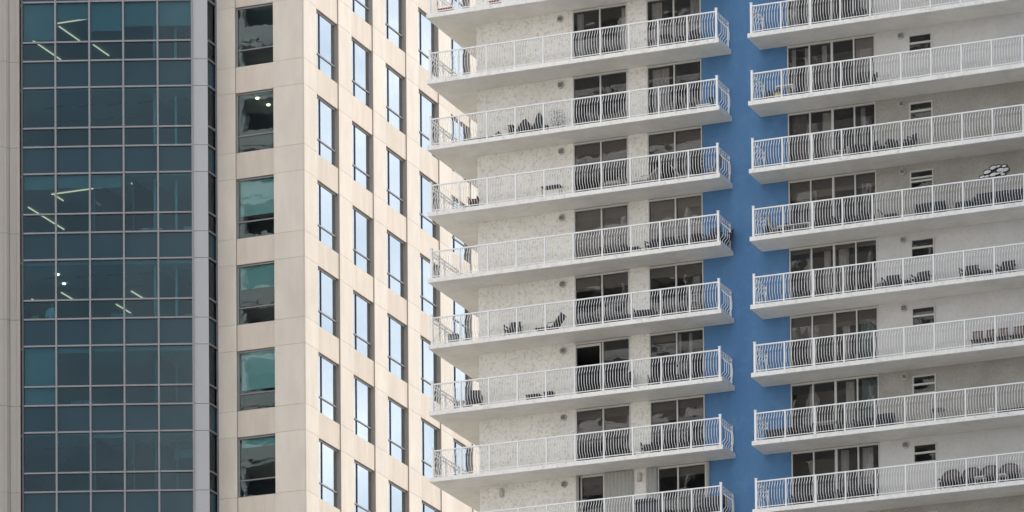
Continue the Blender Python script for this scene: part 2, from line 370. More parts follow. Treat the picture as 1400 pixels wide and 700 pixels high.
# ceiling lights seen through the glass (x0,y0,x1,y1)
LT = [(-1, -22.98, 9.87, -21.45, 9.87), (-1, -23.1, 10.25, -23.1, 12.42), (-1, -22.75, 13.11, -22.75, 14.78), (-1, -25.1, 11.21, -25.1, 14.41),
      (1, -23.33, 9.88, -19.77, 9.88), (1, -23.25, 10.05, -23.25, 10.95), (1, -25.2, 11.15, -25.2, 14.88), (1, -19.2, 9.89, -19.2, 12.28),
      (2, -23.85, 11.87, -23.85, 13.06), (2, -20.75, 12.99, -20.75, 14.29), (2, -22.33, 14.59, -22.33, 16.21), (2, -25.6, 12.25, -25.6, 12.68)]
for (k, x0, y0, x1, y1) in LT:
    z = ZR+3.66-k*HA
    if abs(x1-x0) > abs(y1-y0): part('ceiling_light', MB().box(x0, x1, y0-.012, y0+.012, z, z+.05), LED, tower)
    else: part('ceiling_light', MB().box(x0-.012, x0+.012, y0, y1, z, z+.05), LED, tower)
for (k, x, y) in [(2, -22.73, 9.3), (2, -23.1, 10.7), (0, -13.87, 12.29), (0, -13.79, 13.33)]:
    z = ZR+3.66-k*HA
    part('downlight', MB().lathe([(.08, z), (.08, z+.05)], x, y, 10), LEDW, tower)
for k in (0, 2, 4):
    z = ZR+3.70-k*HA
    for i in range(6):
        for j in range(2):
            cbox('air_diffuser', .95, .16, .03, GREYM, tower, (-23.6+i*1.45, 9.6+i*.35+j*2.1, z-.012), .0)
for k in (1, 4):
    z = ZR+3.70-k*HA
    for (xa, ya) in ((-20.6, 8.9), (-18.9, 9.5)):
        part('glass_partition', MB().box(xa-.02, xa+.02, ya, ya+4.5, z-2.9, z), G_DOOR, tower)
        part('partition_frame', MB().box(xa-.035, xa+.035, ya-.04, ya, z-2.9, z), ALU, tower)
for (k, xa, xb) in ((4, -20.4, -16.4), (5, -23.0, -17.5)):
    z = ZR+3.70-k*HA
    part('bulkhead', MB().box(xa, xb, 12.2, 12.35, z-.42, z), CEIL, tower)
# round columns inside
for k in range(-1, 7):
    z = ZR+3.72-k*HA
    for (x, y) in ((-18.0, 9.9), (-17.2, 10.5)):
        part('inner_column', MB().lathe([(.06, z-3.24), (.06, z)], x, y, 10), GREYM if k > 2 else CEIL, tower)

# ---- person and chair in the office
def person(loc, rz):
    p = thing('person', 'person in a white shirt standing behind the glass of the office bay', 'person', loc, rz)
    m = bpy.data.meshes.new('body')
    V = [(0, 0, .92), (0, 0, 1.10), (0, 0, 1.34), (0, 0, 1.46), (0, 0, 1.54), (0, -.01, 1.64), (0, -.01, 1.74),
         (.17, 0, 1.38), (.23, -.02, 1.12), (.20, -.20, .98), (.18, -.27, .97), (-.17, 0, 1.38), (-.24, -.02, 1.12), (-.22, -.16, .95), (-.21, -.22, .93),
         (.09, 0, .88), (.10, -.01, .48), (.10, .02, .08), (.10, -.10, .04), (-.09, 0, .88), (-.10, -.01, .48), (-.10, .02, .08), (-.10, -.10, .04)]
    E_ = [(0, 1), (1, 2), (2, 3), (3, 4), (4, 5), (5, 6), (2, 7), (7, 8), (8, 9), (9, 10), (2, 11), (11, 12), (12, 13), (13, 14), (0, 15), (15, 16), (16, 17), (17, 18), (0, 19), (19, 20), (20, 21), (21, 22)]
    R_ = [.14, .13, .15, .08, .055, .09, .075, .065, .045, .035, .03, .065, .045, .035, .03, .085, .06, .045, .04, .085, .06, .045, .04]
    m.from_pydata(V, E_, []); o = link('body', m, p)
    md = o.modifiers.new('skin', 'SKIN'); m.skin_vertices[0].data[0].use_root = True
    for i, r in enumerate(R_): m.skin_vertices[0].data[i].radius = (r, r*.8 if i < 4 else r)
    o.modifiers.new('sub', 'SUBSURF').levels = 1; o.modifiers['sub'].render_levels = 1
    m.materials.append(SKIN)
    part('shirt', MB().lathe([(.16, .88), (.17, 1.0), (.175, 1.2), (.20, 1.36), (.14, 1.46), (.07, 1.49)], 0, 0, 12).tube([(.17, 0, 1.39), (.23, -.02, 1.12), (.21, -.14, 1.02)], .075, 8).tube([(-.17, 0, 1.39), (-.24, -.02, 1.12), (-.225, -.11, 1.0)], .075, 8), SHIRT, p, smooth=True)
    part('trousers', MB().tube([(.085, 0, .92), (.10, -.01, .48), (.10, .02, .08)], .10, 8, r1=.075).tube([(-.085, 0, .92), (-.10, -.01, .48), (-.10, .02, .08)], .10, 8, r1=.075), TROUS, p, smooth=True)
    part('hair', MB().lathe([(.085, 1.66), (.10, 1.72), (.095, 1.78), (.05, 1.82)], 0, .01, 10), HAIR, p, smooth=True)
zf2 = ZR+3.72-3*HA+.78
person((-22.75, 8.75, zf2), .3)
t = thing('office_chair', 'lime green office chair beside the glass of the bay', 'chair', (-23.25, 7.75, zf2))
part('seat', MB().lathe([(.05, .44), (.26, .46), (.28, .50), (.24, .54)], 0, 0, 12), LIME, t, smooth=True)
part('backrest', MB().hexa([(-.25, .2, .55), (.25, .2, .55), (.25, .25, .55), (-.25, .25, .55), (-.2, .27, 1.0), (.2, .27, 1.0), (.2, .31, 1.0), (-.2, .31, 1.0)]), LIME, t, bevel=.015)
part('pedestal', MB().tube([(0, 0, .06), (0, 0, .45)], .03).tube([(-.28, 0, .04), (.28, 0, .04)], .025).tube([(0, -.28, .04), (0, .28, .04)], .025), DARKB, t)
# desks with screens near the glass (three storeys)
for (k, x, y) in [(-1, -24.0, 8.6), (1, -24.2, 8.6), (1, -18.6, 10.4), (1, -16.6, 11.0), (0, -23.9, 8.6), (2, -19.8, 9.8), (3, -21.6, 9.3), (2, -16.7, 11.2)]:
    zf = ZR+3.72-(k+1)*HA+.78
    nm = {-1: 'uppermost', 0: 'second', 1: 'third', 2: 'fourth', 3: 'fifth'}[k]
    sd_ = 'left' if x < -21 else ('middle' if x < -18 else 'right')
    t = thing('office_desk', f'pale office desk with two screens at the {sd_} of the {nm} glass storey', 'desk', (x, y, zf), .35, 'desks behind the bay glass')
    part('desk_top', MB().box(-.8, .8, -.35, .35, .72, .75), CEIL, t)
    part('leg', MB().box(-.78, -.74, -.33, .33, 0, .72), GREYM, t); part('leg', MB().box(.74, .78, -.33, .33, 0, .72), GREYM, t)
    for sx in (-.4, .15):
        q = part('screen', MB().box(sx, sx+.5, -.02, .01, .85, 1.17), GREYM if k != 1 else CEIL, t)
        part('stand', MB().box(sx+.22, sx+.28, .0, .03, .75, .9), GREYM, q)

# ================================================================== CONDOMINIUM TOWER
HBv = 2.9
WY = 1.50
condo = thing('condominium_tower', 'white balconied condominium tower with a blue painted wall strip, at the right of the photo', 'apartment building')
SP = 1.3135
XR0 = 14.704
KL = range(-1, 9); KR = range(-1, 9)
NRB = 12
def rz_(k): return ZR-HBv*k                 # rail top
def bal(pts_mb, x, y, z0, z1, out):         # one bowed baluster; out = outward unit vector
    h = z1-z0
    prof = [(0, 0), (.10, 0), (.15, .03), (.22, .105), (.30, .125), (.60, .125), (.74, .105), (.84, .03), (.89, 0), (1, 0)]
    pts_mb.tube([(x+out[0]*o, y+out[1]*o, z0+h*t) for t, o in prof], .0138, 4, cap=False)
def balcony(k, x0, npost, left_wing):
    """slab (the part) with its railing (sub-parts)"""
    zr = rz_(k); zt = zr-1.20; zb = zr-1.385
    x1 = x0+npost*SP
    if left_wing:
        pts = [(x0-.13, -.10), (x1+.13, -.10), (x1+.13, WY+.2), (1.60, WY+.2), (1.60, 9), (x0-.13, 9)]
    else:
        pts = [(x0-.15, -.10), (x1+.13, -.10), (x1+.13, WY+.2), (x0-.15, WY+.2)]
    b = part('balcony', MB().poly(pts, zb, zt), SLABM, condo)
    if k == 6 and left_wing: pass
    # soffit coat and drip groove
    inset = [(px+(.06 if px < 1 or (not left_wing and px < 15) else -.06) if abs(px-1.60) > .01 else px, py+(.05 if py < 0 else 0)) for px, py in pts]
    part('soffit', MB().poly(inset, zb-.004, zb+.02), SOFFM, b)
    # posts
    for i in range(npost+1):
        end = i in (0, npost); r = .048 if end else .033
        if not left_wing and i == 2: r = .045
        part('post', MB().box(x0+i*SP-r, x0+i*SP+r, -r, r, zt, zr+(.10 if end else -.025)), RAILM, b)
        if end: part('post_cap', MB().box(x0+i*SP-r-.012, x0+i*SP+r+.012, -r-.012, r+.012, zr+.10, zr+.125), RAILM, b)
    part('handrail', MB().box(x0+.05, x1-.05, -.034, .034, zr-.05, zr), RAILM, b)
    part('bottom_rail', MB().box(x0+.05, x1-.05, -.018, .018, zt+.075, zt+.105), RAILM, b)
    m = MB()
    for i in range(npost):
        for j in range(1, 11):
            bal(m, x0+i*SP+j*SP/11, 0, zt+.10, zr-.05, (0, -1))
    yl = 8.6 if left_wing else WY
    sides = [(x0, -1, yl)]
    if left_wing: sides.append((x1, 1, WY))
    for (sx, sg, ye) in sides:
        n = max(1, round(ye/1.35)); st = ye/n
        for i in range(1, n+1):
            yy = i*st-(.04 if i == n else 0)
            part('post', MB().box(sx-.03, sx+.03, yy-.03, yy+.03, zt, zr-.025), RAILM, b)
        part('handrail', MB().box(sx-.022, sx+.022, .05, ye, zr-.04, zr), RAILM, b)
        part('upper_rail', MB().box(sx-.022, sx+.022, .05, ye, zr-.20, zr-.15), RAILM, b)
        part('bottom_rail', MB().box(sx-.018, sx+.018, .05, ye, zt+.075, zt+.105), RAILM, b)
        nb = round(ye/.235)
        for j in range(1, nb):
            bal(m, sx, j*ye/nb, zt+.10, zr-.16, (sg, 0))
            m.box(sx-.01, sx+.01, j*ye/nb-.01, j*ye/nb+.01, zr-.155, zr-.035)
    part('balusters', m, RAILM, b, kind='stuff')
    return b
for k in KL: balcony(k, 0, 10, True)
for k in KR: balcony(k, XR0, NRB, False)
# walls per level
def wallseg(name, x0, x1, k, mat, z0=None, z1=None, d=.25):
    zt = rz_(k)-1.20; zs = rz_(k-1)-1.385
    part(name, MB().box(x0, x1, WY, WY+d, z0 if z0 is not None else zt-.02, z1 if z1 is not None else zs+.02), mat, condo)
def door(k, x0, x1, divs, shades, curtains, glassm=G_DOOR, openp=None, thick=None):
    """sliding balcony door: frame part, panes / shades as sub-parts; coordinates from the floor"""
    zf = rz_(k)-1.20; H = 2.715; t = .05
    fr = MB().box(x0, x0+t, WY-.015, WY+.12, 0, H-.03).box(x1-t, x1, WY-.015, WY+.12, 0, H-.03)
    fr.box(x0+t, x1-t, WY-.015, WY+.12, H-.11, H-.03).box(x0+t, x1-t, WY-.015, WY+.12, 0, .06)
    for i, d in enumerate(divs):
        hw = .05 if (thick == i) else .032
        fr.box(d-hw, d+hw, WY-.01, WY+.11, .06, H-.11)
    o = part('sliding_door', fr, DOORF, condo, (0, 0, zf))
    ed = [x0+t]+list(divs)+[x1-t]
    for i, (a, b) in enumerate(zip(ed[:-1], ed[1:])):
        a2 = a+.03 if i else a; b2 = b-.03 if i < len(ed)-2 else b
        if openp == i:
            part('sliding_leaf', MB().box(b2-.12, b2-.06, WY+.03, WY+.07, .06, H-.13).box(a2, b2-.12, WY+.03, WY+.07, H-.24, H-.13), DOORF, o)
            continue
        part('pane', MB().box(a2, b2, WY+.04, WY+.055, .06, H-.11), glassm, o)
        s = shades[i] if i < len(shades) else 0
        if s:
            part('roller_shade', MB().box(a2, b2, WY+.16, WY+.165, (H-.11)-(H-.17)*abs(s), H-.11), SHADE if s > 0 else SHADE2, o)
    for (cx0, cx1, m_) in curtains:
        n = max(2, int((cx1-cx0)/.07)); c = MB()
        for q in range(n):
            xa = cx0+(cx1-cx0)*q/n; xb = cx0+(cx1-cx0)*(q+1)/n
            ya, yb = (WY+.24, WY+.32) if q % 2 else (WY+.32, WY+.24)
            c.hexa([(xa, ya, .06), (xb, yb, .06), (xb, yb+.01, .06), (xa, ya+.01, .06), (xa, ya, H-.12), (xb, yb, H-.12), (xb, yb+.01, H-.12), (xa, ya+.01, H-.12)])
        part('curtain', c, m_, o)
    return o
def vent(x, z, dark=False):
    """round vent hood on the wall"""
    o = part('wall_vent', MB().lathe([(.135, -.03), (.15, .0), (.15, .05), (.10, .075)], 0, 0, 16), VENTM, condo, (x, WY, z))
    o.rotation_euler = (math.pi/2, 0, 0)
    s = MB()
    for i in range(3): s.box(-.09, .09, -.075+i*.055, -.045+i*.055, .072, .082)
    s2 = part('louvre', s, VENTD, o)
D1 = (6.02, 8.53); D2 = (9.42, 11.90)
c1 = {8: ([.3, .3], []), 0: ([0, 0], [(6.12, 6.42, CURT), (8.15, 8.45, CURT)]), 1: ([0, 0], []), 2: ([.30, .30], []), 3: ([-.9, -.9], []), 4: ([.22, .22], []), 5: ([0, 0], []), 6: ([.36, .36], []), 7: ([.30, .30], []), -1: ([.5, .5], [])}
c2 = {8: ([.3, .3], []), 0: ([0, 0], [(9.55, 10.05, CURT), (11.3, 11.8, CURT)]), 1: ([0, 0], [(9.55, 10.35, CURT)]), 2: ([.30, .30], []), 3: ([-.62, -.62], []), 4: ([.15, .20], [(11.3, 11.65, CURT)]), 5: ([.12, 0], [(10.6, 10.75, CURT), (11.1, 11.25, CURT)]), 6: ([.32, .28], []), 7: ([0, .14], []), -1: ([.5, .5], [])}
for k in range(-1, 9):
    wallseg('wall', 1.55, D1[0]-.004, k, WALLP)
    wallseg('wall', D1[1]+.004, D2[0]-.004, k, WALLP)
    vent(5.47, rz_(k)-1.20+2.715-.30)
    if k == 7:
        door(k, 6.22, 7.30, [], c1[k][0], [])
        door(k, 9.74, 11.93, [10.66], c2[k][0], [])
        for (a, b, n) in ((6.02, 6.20, 3), (7.31, 8.66, 16), (9.22, 9.72, 6), (11.95, 12.10, 2)):
            zf = rz_(k)-1.20; c = MB()
            for q in range(n):
                xa = a+(b-a)*q/n; xb = a+(b-a)*(q+1)/n; ya, yb = (WY-.16, WY-.06) if q % 2 else (WY-.06, WY-.16)
                c.hexa([(xa, ya, .03), (xb, yb, .03), (xb, yb+.012, .03), (xa, ya+.012, .03), (xa, ya, 2.68), (xb, yb, 2.68), (xb, yb+.012, 2.68), (xa, ya+.012, 2.68)])
            part('storm_shutter', c, SHUT, condo, (0, 0, zf))
        wallseg('wall', 7.31, D1[1], k, WALLP)
    else:
        door(k, D1[0], D1[1], [7.285], c1[k][0], c1[k][1], openp=0 if k == 5 else None)
        door(k, D2[0], D2[1], [10.66], c2[k][0], c2[k][1])
# lamp boxes on the lowest storey's wall
for (x) in (2.58, 8.93):
    o = part('wall_lamp', MB().box(x-.09, x+.09, WY-.12, WY, rz_(7)+.95, rz_(7)+1.33), VENTM, condo, bevel=.03)
# blue wall
bw = MB().box(11.912, 15.735, WY+.004, WY+.30, rz_(9)-1.2, rz_(-2)+.2)
part('blue_wall', bw, BLUE, condo)
RD = (15.76, 19.66); RDV = [16.75, 17.75, 18.72]
rsh = {8: ([0, .2, .2, 0], []), 0: ([.0, .0, .0, .0], [(15.85, 16.2, CURT), (18.9, 19.5, CURT)]), 1: ([0, 0, 0, -.55], [(15.85, 16.05, CURT), (16.45, 16.70, CURT), (17.2, 17.45, CURT)]),
       2: ([0, 0, 0, 0], [(15.85, 16.65, SHADE), (17.2, 17.7, CURT), (18.9, 19.1, CURT)]), 3: ([.28, .28, .22, .22], []),
       4: ([.06, .06, .06, .06], [(16.55, 16.72, CURT), (17.2, 17.5, CURT), (17.85, 18.3, CURT)]), 5: ([.34, .34, .22, .22], [(16.5, 16.65, CURT), (18.0, 18.35, CURT), (18.8, 19.6, CURTT)]),
       6: ([0, 0, 0, 0], [(16.5, 16.7, CURT), (18.1, 18.5, CURT), (18.8, 19.6, CURTT)]), 7: ([0, 0, 0, 0], [(17.55, 17.7, CURT), (17.85, 18.2, CURT), (18.8, 19.3, CURT)]), -1: ([.4, .4, .4, .4], [])}
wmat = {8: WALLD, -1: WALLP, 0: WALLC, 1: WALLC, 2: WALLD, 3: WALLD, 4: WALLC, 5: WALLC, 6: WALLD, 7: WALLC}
WX = (21.14, 22.17)
XEND = XR0+NRB*SP+.1
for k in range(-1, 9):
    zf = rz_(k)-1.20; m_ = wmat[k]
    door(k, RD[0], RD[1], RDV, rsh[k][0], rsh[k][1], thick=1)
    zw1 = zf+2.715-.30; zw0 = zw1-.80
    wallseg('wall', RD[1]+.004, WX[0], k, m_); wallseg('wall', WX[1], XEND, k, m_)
    wallseg('wall', WX[0], WX[1], k, m_, z1=zw0); wallseg('wall', WX[0], WX[1], k, m_, z0=zw1)
    t = .055
    o = part('awning_window', MB().box(WX[0], WX[0]+t, WY-.04, WY+.1, zw0, zw1).box(WX[1]-t, WX[1], WY-.04, WY+.1, zw0, zw1).box(WX[0]+t, WX[1]-t, WY-.04, WY+.1, zw1-t, zw1).box(WX[0]+t, WX[1]-t, WY-.06, WY+.1, zw0, zw0+t), DOORF, condo)
    nmid = [zw0+.38] if k != 3 else [zw0+.30, zw0+.44]
    for z in nmid: part('sash_bar', MB().box(WX[0]+t, WX[1]-t, WY-.055, WY+.08, z, z+.075), DOORF, o)
    zz = [zw0+t]+nmid+[zw1-t]
    for a, b in zip(zz[:-1], zz[1:]):
        part('pane', MB().box(WX[0]+t, WX[1]-t, WY+.02, WY+.03, a+(.075 if a != zw0+t else 0), b), G_DOOR, o)
    vent(20.81, zf+2.715-.27)
# added out-of-view mass that blocks sky light from the right-hand balconies
part('sky_blocker', MB().box(33.6, 52, -18, 12, 0, rz_(-2)+9).box(40.5, 60, -44, -17.9, 0, rz_(-2)+9.1), BLUE, condo)
# inside: floor slabs, party walls and back wall; side wall; lower body
for k in range(-2, 10):
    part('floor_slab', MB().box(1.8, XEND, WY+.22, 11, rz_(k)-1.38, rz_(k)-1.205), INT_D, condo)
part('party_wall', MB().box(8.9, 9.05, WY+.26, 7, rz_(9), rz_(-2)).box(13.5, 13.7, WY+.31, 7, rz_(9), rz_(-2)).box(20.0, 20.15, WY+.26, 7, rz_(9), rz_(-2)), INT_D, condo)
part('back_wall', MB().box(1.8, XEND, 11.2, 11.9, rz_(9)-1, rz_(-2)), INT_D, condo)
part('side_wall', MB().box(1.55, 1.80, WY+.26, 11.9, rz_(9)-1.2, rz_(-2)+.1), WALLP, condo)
part('lower_storeys', MB().box(1.6, XEND, WY+.05, 12, 0, rz_(9)-1.45), WALLC, condo)
part('upper_storeys', MB().box(1.6, XEND, WY+.05, 12, rz_(-2)+.15, rz_(-2)+6), WALLC, condo)

# ================================================================== FURNITURE
ORD = {-1: 'topmost', 0: 'second', 1: 'third', 2: 'fourth', 3: 'fifth', 4: 'sixth', 5: 'seventh', 6: 'eighth', 7: 'lowest'}
ORR = {0: 'topmost', 1: 'second', 2: 'third', 3: 'fourth', 4: 'fifth', 5: 'sixth', 6: 'seventh', 7: 'lowest'}
def fz(k): return rz_(k)-1.20
def legs(t, w_, d_, h, mat, r=.02):
    for sx in (-1, 1):
        for sy in (-1, 1): part('leg', MB().box(sx*w_/2-r, sx*w_/2+r, sy*d_/2-r, sy*d_/2+r, 0, h), mat, t)
def patio_chair(label, x, y, k, rz=0, mat=DARKB, w_=.62, hb=.88, recl=.12, group='dark patio chairs on the balconies', arms=True, seat=None):
    t = thing('patio_chair', label, 'chair', (x, y, fz(k)), rz, group)
    legs(t, w_-.06, .50, .40, mat)
    part('seat', MB().box(-w_/2+.03, w_/2-.03, -.27, .25, .38, .43), seat or mat, t, bevel=.01)
    h0 = .43
    part('backrest', MB().hexa([(-w_/2+.03, .22, h0), (w_/2-.03, .22, h0), (w_/2-.03, .26, h0), (-w_/2+.03, .26, h0), (-w_/2+.05, .22+recl, hb), (w_/2-.05, .22+recl, hb), (w_/2-.05, .25+recl, hb), (-w_/2+.05, .25+recl, hb)]), mat, t)
    if arms:
        for sx in (-1, 1): part('armrest', MB().box(sx*(w_/2)-.03, sx*(w_/2)+.03, -.28, .30, .61, .64).box(sx*w_/2-.015, sx*w_/2+.015, -.26, -.22, .40, .61), mat, t)
    return t
def slat_chair(label, x, y, k, rz=0):
    t = thing('folding_chair', label, 'chair', (x, y, fz(k)), rz, 'brown slatted folding chairs in a row')
    for sx in (-.2, .2):
        part('leg', MB().tube([(sx, -.24, 0), (sx, .22, .46), (sx, .30, .92)], .016, 4), WOOD, t)
        part('leg', MB().tube([(sx*.9, .26, 0), (sx*.9, -.2, .45)], .016, 4), WOOD, t)
    part('seat', MB().box(-.21, .21, -.22, .22, .44, .475), DARKB, t)
    for i in range(5): part('slat', MB().hexa([(-.19+i*.08, .215, .54), (-.13+i*.08, .215, .54), (-.13+i*.08, .23, .54), (-.19+i*.08, .23, .54), (-.19+i*.08, .285, .93), (-.13+i*.08, .285, .93), (-.13+i*.08, .30, .93), (-.19+i*.08, .30, .93)]), WOOD, t)
    part('crest_rail', MB().box(-.22, .22, .275, .31, .91, .96), WOOD, t)
def wicker_chair(label, x, y, k, rz=0):
    t = thing('wicker_chair', label, 'chair', (x, y, fz(k)), rz, 'round backed brown wicker chairs')
    legs(t, .56, .46, .36, BROWN, .022)
    part('seat', MB().box(-.33, .33, -.28, .28, .34, .46), DARK, t, bevel=.03)
    b = MB(); n = 13                                           # fan shaped shell with an outline of upright canes
    for i in range(n):
        a0 = math.pi*(i/n); a1 = math.pi*((i+.72)/n)
        def pt_(a, r, z0): return (-math.cos(a)*r, .26+.12*math.sin(a)-abs(math.cos(a))*.10, z0)
        zt0 = .46+.62*math.sin(a0)**.55 if 0 < a0 < math.pi else .5; zt1 = .46+.62*math.sin(a1)**.55 if 0 < a1 < math.pi else .5
        p0 = pt_(a0, .40, .40); p1 = pt_(a1, .40, .40)
        q0 = (p0[0], p0[1]+.06, max(zt0, .6)); q1 = (p1[0], p1[1]+.06, max(zt1, .6))
        o_ = .03
        b.hexa([p0, p1, (p1[0], p1[1]+o_, p1[2]), (p0[0], p0[1]+o_, p0[2]), q0, q1, (q1[0], q1[1]+o_, q1[2]), (q0[0], q0[1]+o_, q0[2])])
    part('backrest', b, BROWN, t)
    arc = [(-math.cos(a)*.41, .30+.12*math.sin(a)-abs(math.cos(a))*.10, max(.6, .46+.62*math.sin(a)**.55)) for a in [math.pi*i/16 for i in range(17)]]
    part('rim', MB().tube(arc, .03, 6), BROWN, t)
    for sx in (-1, 1): part('armrest', MB().tube([(sx*.40, -.28, .52), (sx*.43, -.1, .64), (sx*.41, .22, .66)], .035, 6), BROWN, t)
def lounger(label, x, y, k, rz=0, mat=DARKB, incl=.5, cat='lounger', L=1.45):
    t = thing('sun_lounger', label, cat, (x, y, fz(k)), rz, 'loungers on the balconies')
    legs(t, L-.5, .5, .28, mat, .02)
    part('seat', MB().box(-L/2, L*.10, -.3, .3, .27, .33), mat, t, bevel=.01)
    part('backrest', MB().hexa([(L*.10, -.3, .28), (L*.14, -.3, .27), (L*.14, .3, .27), (L*.10, .3, .28), (L/2-.04, -.3, .30+incl), (L/2, -.3, .28+incl), (L/2, .3, .28+incl), (L/2-.04, .3, .30+incl)]), mat, t)
    part('armrest', MB().tube([(-L*.05, -.3, .3), (-.02, -.31, .48), (L*.28, -.31, .5)], .018, 4), mat, t)
def side_table(label, x, y, k, mat=DARKB, w_=.5, h=.45, legm=None, round_=False, group='small tables on the balconies'):
    t = thing('side_table', label, 'table', (x, y, fz(k)), 0, group)
    if round_: part('table_top', MB().lathe([(w_/2-.01, h-.03), (w_/2, h-.02), (w_/2, h)], 0, 0, 16), mat, t)
    else: part('table_top', MB().box(-w_/2, w_/2, -.22, .22, h-.035, h), mat, t)
    q = w_*.72 if round_ else w_-.06
    legs(t, q, .3, h-.03, legm or mat, .015)
def sofa(label, x, y, k, w_=1.2, mat=DARK, h=.72, arm='both'):
    t = thing('outdoor_sofa', label, 'sofa', (x, y, fz(k)), 0, 'dark wicker outdoor sofas')
    part('base', MB().box(-w_/2, w_/2, -.36, .36, .06, .30), mat, t, bevel=.015)
    n = max(1, round(w_/.65))
    for i in range(n): part('cushion', MB().box(-w_/2+.03+i*(w_-.06)/n, -w_/2+.02+(i+1)*(w_-.06)/n, -.34, .22, .30, .43), DARKB, t, bevel=.025)
    part('backrest', MB().box(-w_/2, w_/2, .22, .36, .30, h), mat, t, bevel=.02)
    for sx in ((-1, 1) if arm == 'both' else ((-1,) if arm == 'left' else ())):
        part('armrest', MB().box(sx*(w_/2-.06)-.06, sx*(w_/2-.06)+.06, -.36, .22, .30, .58), mat, t, bevel=.015)
    for sx in (-1, 1): part('leg', MB().box(sx*(w_/2-.08)-.03, sx*(w_/2-.08)+.03, -.3, .3, 0, .06), mat, t)
def planter_box(name, label, cat, x, y, k, w_, h, mat, d_=.4):
    t = thing(name, label, cat, (x, y, fz(k)))
    part('box', MB().box(-w_/2, w_/2, -d_/2, d_/2, .04, h), mat, t, bevel=.02)
    part('rim', MB().box(-w_/2-.02, w_/2+.02, -d_/2-.02, d_/2+.02, h, h+.04), mat, t)
    part('foot', MB().box(-w_/2+.03, -w_/2+.1, -d_/2+.03, d_/2-.03, 0, .04).box(w_/2-.1, w_/2-.03, -d_/2+.03, d_/2-.03, 0, .04), mat, t)
def plant(label, x, y, k, h, w_, mat=LEAF, potm=GREYM, n=160, z0=.3):
    t = thing('potted_plant', label, 'plant', (x, y, fz(k)))
    part('pot', MB().lathe([(.11, 0), (.16, .26), (.17, .30), (.14, .30)], 0, 0, 12), potm, t)
    part('stem', MB().tube([(0, 0, .28), (.02, .01, h*.6), (0, 0, h*.85)], .015, 5), LEAF, t)
    m = MB(); rnd = random.Random(int(x*100)+k)
    for i in range(n):
        a = rnd.random()*6.28; r = w_/2*math.sqrt(rnd.random()); z = z0+(h-z0)*rnd.random()
        c = Vector((r*math.cos(a), r*math.sin(a)*.7, z)); d = Vector((rnd.uniform(-1, 1), rnd.uniform(-1, 1), rnd.uniform(-.6, 1))).normalized()*.055
        e = d.cross(Vector((rnd.random(), rnd.random(), .3))).normalized()*.022
        m.quad(tuple(c-d), tuple(c+e), tuple(c+d), tuple(c-e))
    part('foliage', m, mat, t, kind='stuff')
def flat_roll(label, x, y, k, L, mat=DARKB, r=.06, name='rolled_mat', cat='rolled mat'):
    t = thing(name, label, cat, (x, y, fz(k)))
    part('roll', MB().tube([(-L/2, 0, r), (L/2, 0, r)], r, 10), mat, t)
    part('strap', MB().tube([(-L*.25-.02, 0, r), (-L*.25+.02, 0, r)], r+.006, 10).tube([(L*.25-.02, 0, r), (L*.25+.02, 0, r)], r+.006, 10), GREYM, t)
# left wing
b_ = 'left-hand balcony'
def low_bench(label, x, y, k, w_, mat, h=.42):
    t = thing('low_bench', label, 'bench', (x, y, fz(k)))
    for i in range(3): part('slat', MB().box(-w_/2, w_/2, -.18+i*.125, -.07+i*.125, h-.04, h), mat, t)
    legs(t, w_-.1, .3, h-.04, mat, .022)
low_bench('terracotta red slatted bench at the far left end of the topmost left-hand balcony', .55, .5, -1, .62, RED, .32)
low_bench('short terracotta red bench on the topmost left-hand balcony, behind its third bay', 2.85, .5, -1, .45, RED, .32)
side_table('dark square table on the upper left-hand balcony in front of curtained doors', 10.54, .8, 0, DARKB, .55, .74)
patio_chair('dark wicker armchair turned sideways beside the square table, below the right curtain', 11.6, .8, 0, -.5, DARK, .72, .95)
flat_roll('long dark rolled mat lying on the floor of the balcony with the covered furniture', 2.25, .22, 1, 1.15, DARKB, .10)
plant('tiny potted plant at the right end of the dark rolled mat', 2.95, .5, 1, .42, .2, n=30, z0=.28)
planter_box('storage_box', 'small upright dark box just left of the covered furniture', 'box', 3.47, .7, 1, .18, .62, DARKB, .25)
# covered furniture: a draped heap with two humps
t = thing('covered_furniture', 'two patio seats under one dark navy cover, on the third left-hand balcony', 'covered furniture', (4.3, .75, fz(1)))
hm = MB(); nx, ny = 20, 6
def hump(u):
    return .40+.46*math.exp(-((u-.35)/.20)**2)+.66*math.exp(-((u-.88)/.13)**2)
rows = []
for j in range(ny+1):
    v = j/ny; row = []
    for i in range(nx+1):
        u = i/nx; e = 1-abs(2*v-1)**4; z = hump(u)*(.35+.65*e)+.02*math.sin(i*2.3+j)
        row.append((-.62+1.24*u, -.38+.76*v, z))
    rows.append(row)
base = len(hm.v)
for r_ in rows: hm.v += r_
for j in range(ny):
    for i in range(nx): a = base+j*(nx+1)+i; hm.f.append((a, a+1, a+nx+2, a+nx+1))
def skirt(ids):
    n = len(hm.v); hm.v.extend([(hm.v[i][0]*1.02, hm.v[i][1]*1.02, .03) for i in ids])
    for q in range(len(ids)-1): hm.f.append((ids[q], n+q, n+q+1, ids[q+1]))
skirt([i for i in range(nx+1)]); skirt([ny*(nx+1)+i for i in reversed(range(nx+1))]); skirt([j*(nx+1) for j in reversed(range(ny+1))]); skirt([j*(nx+1)+nx for j in range(ny+1)])
part('cover', hm, DARK, t, smooth=True)
part('frame', MB().box(-.55, -.5, -.3, .3, 0, .28).box(.5, .55, -.3, .3, 0, .28), GREYM, t)
planter_box('storage_box', 'low dark box just right of the covered furniture', 'box', 5.1, .6, 1, .22, .36, DARKB, .25)
plant('airy shrub with pale speckled leaves, between the covered furniture and the glass door', 5.55, .9, 1, 1.12, .72, LEAFW, WHITEP, 260)
